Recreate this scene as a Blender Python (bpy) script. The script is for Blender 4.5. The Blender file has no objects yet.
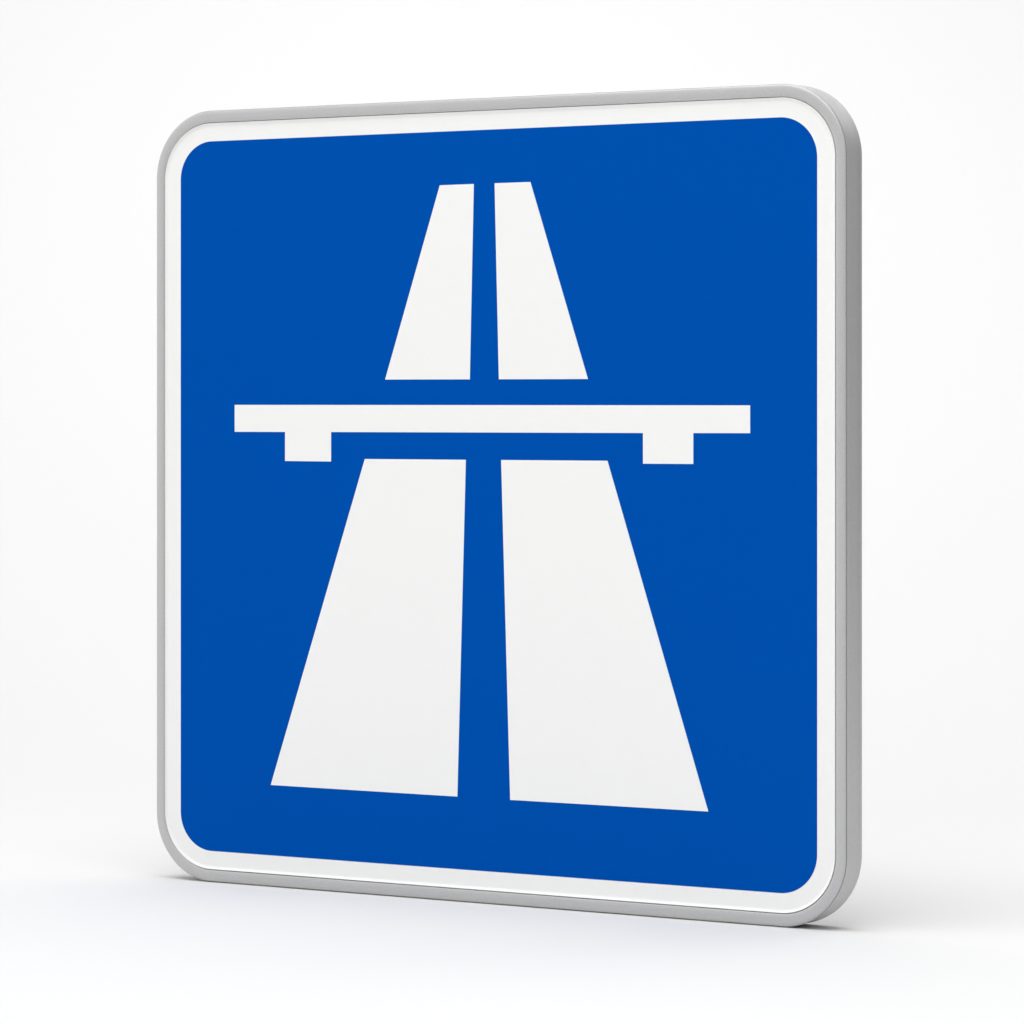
import bpy, bmesh, math
from mathutils import Vector, Matrix

S = bpy.context.scene
COL = S.collection
MM = 0.001
YAW = math.atan2(.508, .861)          # the camera looks 30.5 degrees across the sign face
SIGN_Z = 0.4242                       # height of the sign's centre above the floor

# ------------------------------------------------------------------ camera
cd = bpy.data.cameras.new('camera')
cd.sensor_width = 36.0
cd.lens = 3772.0 / 1024.0 * 36.0
cd.shift_y = -(512 - 399) / 1024.0    # rise-and-fall lens: verticals stay vertical
cd.clip_start = 0.1
cd.clip_end = 200
cam = bpy.data.objects.new('camera', cd)
COL.objects.link(cam)
cam.location = (2.0429, -3.4027, 0.4242 + 0.10675)
cam.rotation_euler = (math.radians(90), 0, YAW)
S.camera = cam

# ------------------------------------------------------------------ world (white studio surround, graded left to right)
w = bpy.data.worlds.new('World')
S.world = w
w.use_nodes = True
WORLD_L, WORLD_R = 1.17, .02
bg = w.node_tree.nodes['Background']
bg.inputs['Color'].default_value = (1, 1, 1, 1)
nt = w.node_tree
tc_ = nt.nodes.new('ShaderNodeTexCoord')
dt_ = nt.nodes.new('ShaderNodeVectorMath')
dt_.operation = 'DOT_PRODUCT'
dt_.inputs[1].default_value = (math.cos(-.1), math.sin(-.1), 0)   # surround dimmed on the right, added to keep the frame's side dark
mr_ = nt.nodes.new('ShaderNodeMapRange')
mr_.inputs['From Min'].default_value = -1
mr_.inputs['From Max'].default_value = 1
mr_.inputs['To Min'].default_value = WORLD_L
mr_.inputs['To Max'].default_value = WORLD_R
nt.links.new(tc_.outputs['Generated'], dt_.inputs[0])
nt.links.new(dt_.outputs['Value'], mr_.inputs['Value'])
nt.links.new(mr_.outputs['Result'], bg.inputs['Strength'])

def area(name, loc, target, sx, sy, power, color=(1, 1, 1)):
    l = bpy.data.lights.new(name, 'AREA')
    l.shape = 'RECTANGLE'
    l.size = sx
    l.size_y = sy
    l.energy = power
    l.color = color
    o = bpy.data.objects.new(name, l)
    COL.objects.link(o)
    o.location = loc
    d = Vector(target) - Vector(loc)
    o.rotation_euler = d.to_track_quat('-Z', 'Y').to_euler()
    return o

CY, SY = math.cos(YAW), math.sin(YAW)
def cw(right, away, up):
    """metres right of / away from the camera axis, measured from the sign, turned into world axes"""
    return (right * CY - away * SY, right * SY + away * CY, up)

area('key_softbox', cw(-1.1, -3.7, 3.7), (0, 0, .5), 3.6, 3.2, 36)
area('front_overhead_softbox', cw(-.2, -1.1, 4.3), cw(0, -.6, 0), 3.2, 2.4, 76)
area('overhead_softbox', cw(0.1, .3, 4.8), (0, 0, 0), 5, 5, 150)
area('rear_side_softbox', cw(3.0, 2.0, 3.2), cw(.8, .3, 0), 2.5, 2.5, 11)
area('backdrop_light', cw(0, 2.4, 3.4), cw(0, 5.5, 2.0), 5.0, 1.0, 62)
area('backdrop_wash', cw(0, -.5, 4.8), cw(0, 5.3, 2.6), 6, 1.5, 42)
area('edge_strip', cw(2.1, -3.6, 1.4), (0, 0, .45), .35, 3.0, 14)

S.view_settings.view_transform = 'Standard'
S.view_settings.look = 'None'
S.view_settings.exposure = 0
S.view_settings.gamma = 1
S.view_settings.use_curve_mapping = False
S.render.engine = 'CYCLES'
S.cycles.max_bounces = 12
S.cycles.diffuse_bounces = 8

# ------------------------------------------------------------------ materials
def mat(name, color, rough=.5, metal=0., spec=.5, grain=0., grain_scale=900, bump=0., bump_scale=900, var2=0.):
    m = bpy.data.materials.new(name)
    m.use_nodes = True
    nt = m.node_tree
    b = nt.nodes['Principled BSDF']
    b.inputs['Base Color'].default_value = (*color, 1)
    b.inputs['Roughness'].default_value = rough
    b.inputs['Metallic'].default_value = metal
    b.inputs['Specular IOR Level'].default_value = spec
    tc = nt.nodes.new('ShaderNodeTexCoord')
    def noise(scale, detail=3):
        n = nt.nodes.new('ShaderNodeTexNoise')
        n.inputs['Scale'].default_value = scale
        n.inputs['Detail'].default_value = detail
        nt.links.new(tc.outputs['Object'], n.inputs['Vector'])
        return n
    if grain:
        n = noise(grain_scale)
        mr = nt.nodes.new('ShaderNodeMapRange')
        mr.inputs['From Min'].default_value = .25
        mr.inputs['From Max'].default_value = .75
        mr.inputs['To Min'].default_value = 1 - grain
        mr.inputs['To Max'].default_value = 1 + grain
        nt.links.new(n.outputs['Fac'], mr.inputs['Value'])
        vm = nt.nodes.new('ShaderNodeVectorMath')
        vm.operation = 'SCALE'
        vm.inputs[0].default_value = color
        nt.links.new(mr.outputs['Result'], vm.inputs['Scale'])
        nt.links.new(vm.outputs[0], b.inputs['Base Color'])
    if bump:
        n = noise(bump_scale, 2)
        bp = nt.nodes.new('ShaderNodeBump')
        bp.inputs['Strength'].default_value = bump
        bp.inputs['Distance'].default_value = .0004
        nt.links.new(n.outputs['Fac'], bp.inputs['Height'])
        nt.links.new(bp.outputs['Normal'], b.inputs['Normal'])
    return m

M_FRAME = mat('satin_aluminium', (.53, .53, .53), 0.42, .55, .4, grain=.07, grain_scale=600, bump=.25, bump_scale=800)
M_BACK = mat('galvanised_back', (.42, .43, .44), .5, .7, .5, grain=.10, grain_scale=60)
M_WHITE = mat('white_film', (.885, .885, .873), .5, 0, .06, grain=.006, grain_scale=350)
M_BLUE = mat('blue_film', (.0002, .077, .405), .5, 0, .0, grain=.02, grain_scale=350)
M_SWEEP = mat('white_paper_sweep', (.64, .64, .639), .9, 0, .0, grain=.004, grain_scale=140)

# ------------------------------------------------------------------ helpers
def link(name, bm, m, parent=None, smooth=False):
    bmesh.ops.recalc_face_normals(bm, faces=bm.faces)
    me = bpy.data.meshes.new(name)
    bm.to_mesh(me)
    bm.free()
    me.materials.append(m)
    if smooth:
        for p in me.polygons:
            p.use_smooth = True
        me.set_sharp_from_angle(angle=math.radians(32))
    o = bpy.data.objects.new(name, me)
    COL.objects.link(o)
    if parent:
        o.parent = parent
    return o

def rrect(half, r, n=28, hz=None):
    """rounded square outline, counter-clockwise, in millimetres"""
    pts = []
    for k, (sx, sz) in enumerate(((1, 1), (-1, 1), (-1, -1), (1, -1))):
        for i in range(n + 1):
            a = math.pi / 2 * (k + i / n)
            pts.append((sx * (half - r) + r * math.cos(a), sz * ((hz or half) - r) + r * math.sin(a)))
    return pts

def prism(pts, y0, y1, edge=0.0):
    """solid sheet between the depths y0 (front) and y1 (back), in millimetres"""
    bm = bmesh.new()
    f = [bm.verts.new((x * MM, y0 * MM, z * MM)) for x, z in pts]
    b = [bm.verts.new((x * MM, y1 * MM, z * MM)) for x, z in pts]
    bm.faces.new(f)
    bm.faces.new(list(reversed(b)))
    n = len(pts)
    for i in range(n):
        j = (i + 1) % n
        bm.faces.new((f[i], b[i], b[j], f[j]))
    return bm

def arc(cx, cy, r, a0, a1, n=7):
    return [(cx + r * math.cos(math.radians(a0 + (a1 - a0) * i / n)),
             cy + r * math.sin(math.radians(a0 + (a1 - a0) * i / n))) for i in range(n + 1)]

# ------------------------------------------------------------------ backdrop: floor sweeping up into a wall
def build_backdrop():
    prof = [(-9, 0), (-4, 0), (-1, 0), (.4, 0), (1.0, 0)]
    R, A = 4.5, 1.2
    for i in range(1, 49):
        a = math.pi / 2 * i / 48
        prof.append((A + R * math.sin(a) - 0, R - R * math.cos(a)))
    prof += [(A + R, 6), (A + R, 8)]
    bm = bmesh.new()
    rows = []
    for away, up in prof:
        rows.append([bm.verts.new(cw(x, away, up)) for x in (-3.4, -1.7, 0, 1.7, 3.4)])
    for a, b in zip(rows, rows[1:]):
        for i in range(4):
            bm.faces.new((a[i], a[i + 1], b[i + 1], b[i]))
    o = link('backdrop', bm, M_SWEEP, smooth=True)
    o['kind'] = 'structure'
    return o
build_backdrop()

# ------------------------------------------------------------------ the sign
def build_sign():
    root = bpy.data.objects.new('road_sign', None)
    COL.objects.link(root)
    root.location = (0, 0, 0)
    root['label'] = 'square blue motorway road sign with white bridge and carriageway symbol in a grey metal frame'
    root['category'] = 'road sign'

    def part(name, bm, m, parent, smooth=False):
        o = link(name, bm, m, parent, smooth)
        if parent is root:
            o.location = (0, 0, SIGN_Z)
        return o

    HALF, HALF_Z, RAD = 422.4, 423.7, 73.5
    # cross-section of the frame: (offset outwards from the rim, depth; negative depth is towards the viewer)
    prof = [(-12.0, 3.0), (-12.0, -.3)]
    prof += [(-11.9, -.8), (-11.4, -1.3), (-10.5, -1.65)]                      # inner edge
    prof += [(-9.0, -1.85), (-7.4, -1.9), (-5.4, -1.82)]                       # lip, a little convex
    prof += [(-3.6, -1.62), (-2.3, -1.35), (-1.3, -1.0), (-.8, -.7)]           # soft front rounding, ending in a crease
    prof += [(-.85, 1.1), (-.45, 1.1), (-.4, .3), (0, .5)]                     # narrow seam between the front lip and the side
    prof += [(0, 12), (0, 20), (.05, 27.5)]                                    # side
    prof += [(.25, 28.4), (.45, 29.2), (.5, 30.0), (.5, 32.4), (.4, 33.9), (-.4, 34.5), (-2, 34.8)]  # rear bead
    prof += [(-14, 34.8), (-15.5, 33.5), (-15.5, 20), (-15.5, 3.0)]
    bm = bmesh.new()
    n = 40
    rings = []
    for o_, y in prof:
        rings.append([bm.verts.new((x * MM, y * MM, z * MM)) for x, z in rrect(HALF + o_, RAD + o_, n, HALF_Z + (o_ if o_ > -7 else o_ * 1.1))])
    K = len(rings)
    for k in range(K):
        a, b = rings[k], rings[(k + 1) % K]
        for i in range(len(a)):
            j = (i + 1) % len(a)
            bm.faces.new((a[i], a[j], b[j], b[i]))
    fr = part('frame', bm, M_FRAME, root, True)
    fr['label'] = 'satin grey aluminium frame with rounded corners'

    # white face sheet, its front at depth 0
    # its rim turned up against the frame
    bm = bmesh.new()
    pr = [(-19.0, 0.0), (-16.6, -.05), (-15.4, -.1), (-14.6, -.4), (-13.4, -1.3), (-12.7, -1.5), (-12.5, -.2), (-12.5, 2.2)]
    rr = [[bm.verts.new((x * MM, y * MM, z * MM)) for x, z in rrect(HALF + o_, RAD + o_, n, HALF_Z + (o_ if o_ > -7 else o_ * 1.1))] for o_, y in pr]
    bm.faces.new(rr[0])
    bm.faces.new(list(reversed(rr[-1])))
    for a, b in zip(rr, rr[1:]):
        for i in range(len(a)):
            j = (i + 1) % len(a)
            bm.faces.new((a[i], a[j], b[j], b[i]))
    plate = part('face_plate', bm, M_WHITE, root, True)
    plate['label'] = 'white reflective face sheet showing as the border'
    # rear closing panel, seen only from behind
    back = part('back_panel', prism(rrect(406.5, 54.5), 27.0, 29.0), M_BACK, root)
    back['label'] = 'plain grey metal rear panel'

    # blue field and the white symbol are thin film laid on the sheet
    blue = part('blue_field', prism(rrect(389.5, 41.5, hz=389.9), -0.15, 0.3), M_BLUE, plate)

    def film(name, pts):
        pts = [(x, z + 106.75) for x, z in pts]
        return part(name, prism(pts, -0.3, 0.1), M_WHITE, plate)
    film('bridge_symbol', [(-317.1, -6.4), (314.6, -6.4), (314.6, -34.5), (249.8, -34.7), (249.8, -66.2), (191.5, -66.4),
                           (191.5, -34.9), (-191.0, -35.6), (-191.0, -67.4), (-250.7, -67.3), (-250.7, -35.8), (-317.1, -35.9)])
    film('carriageway_symbol', [(-53.4, 226.4), (-11.3, 226.6), (-16.2, 20.7), (-122.0, 20.8)])
    film('carriageway_symbol', [(14.2, 226.6), (57.7, 226.7), (126.7, 20.7), (19.4, 20.7)])
    film('carriageway_symbol', [(-147.8, -64.3), (-21.1, -64.1), (-31.6, -420.0), (-269.5, -420.1)])
    film('carriageway_symbol', [(22.2, -64.0), (149.8, -63.7), (267.0, -419.2), (33.2, -420.0)])
    return root
build_sign()
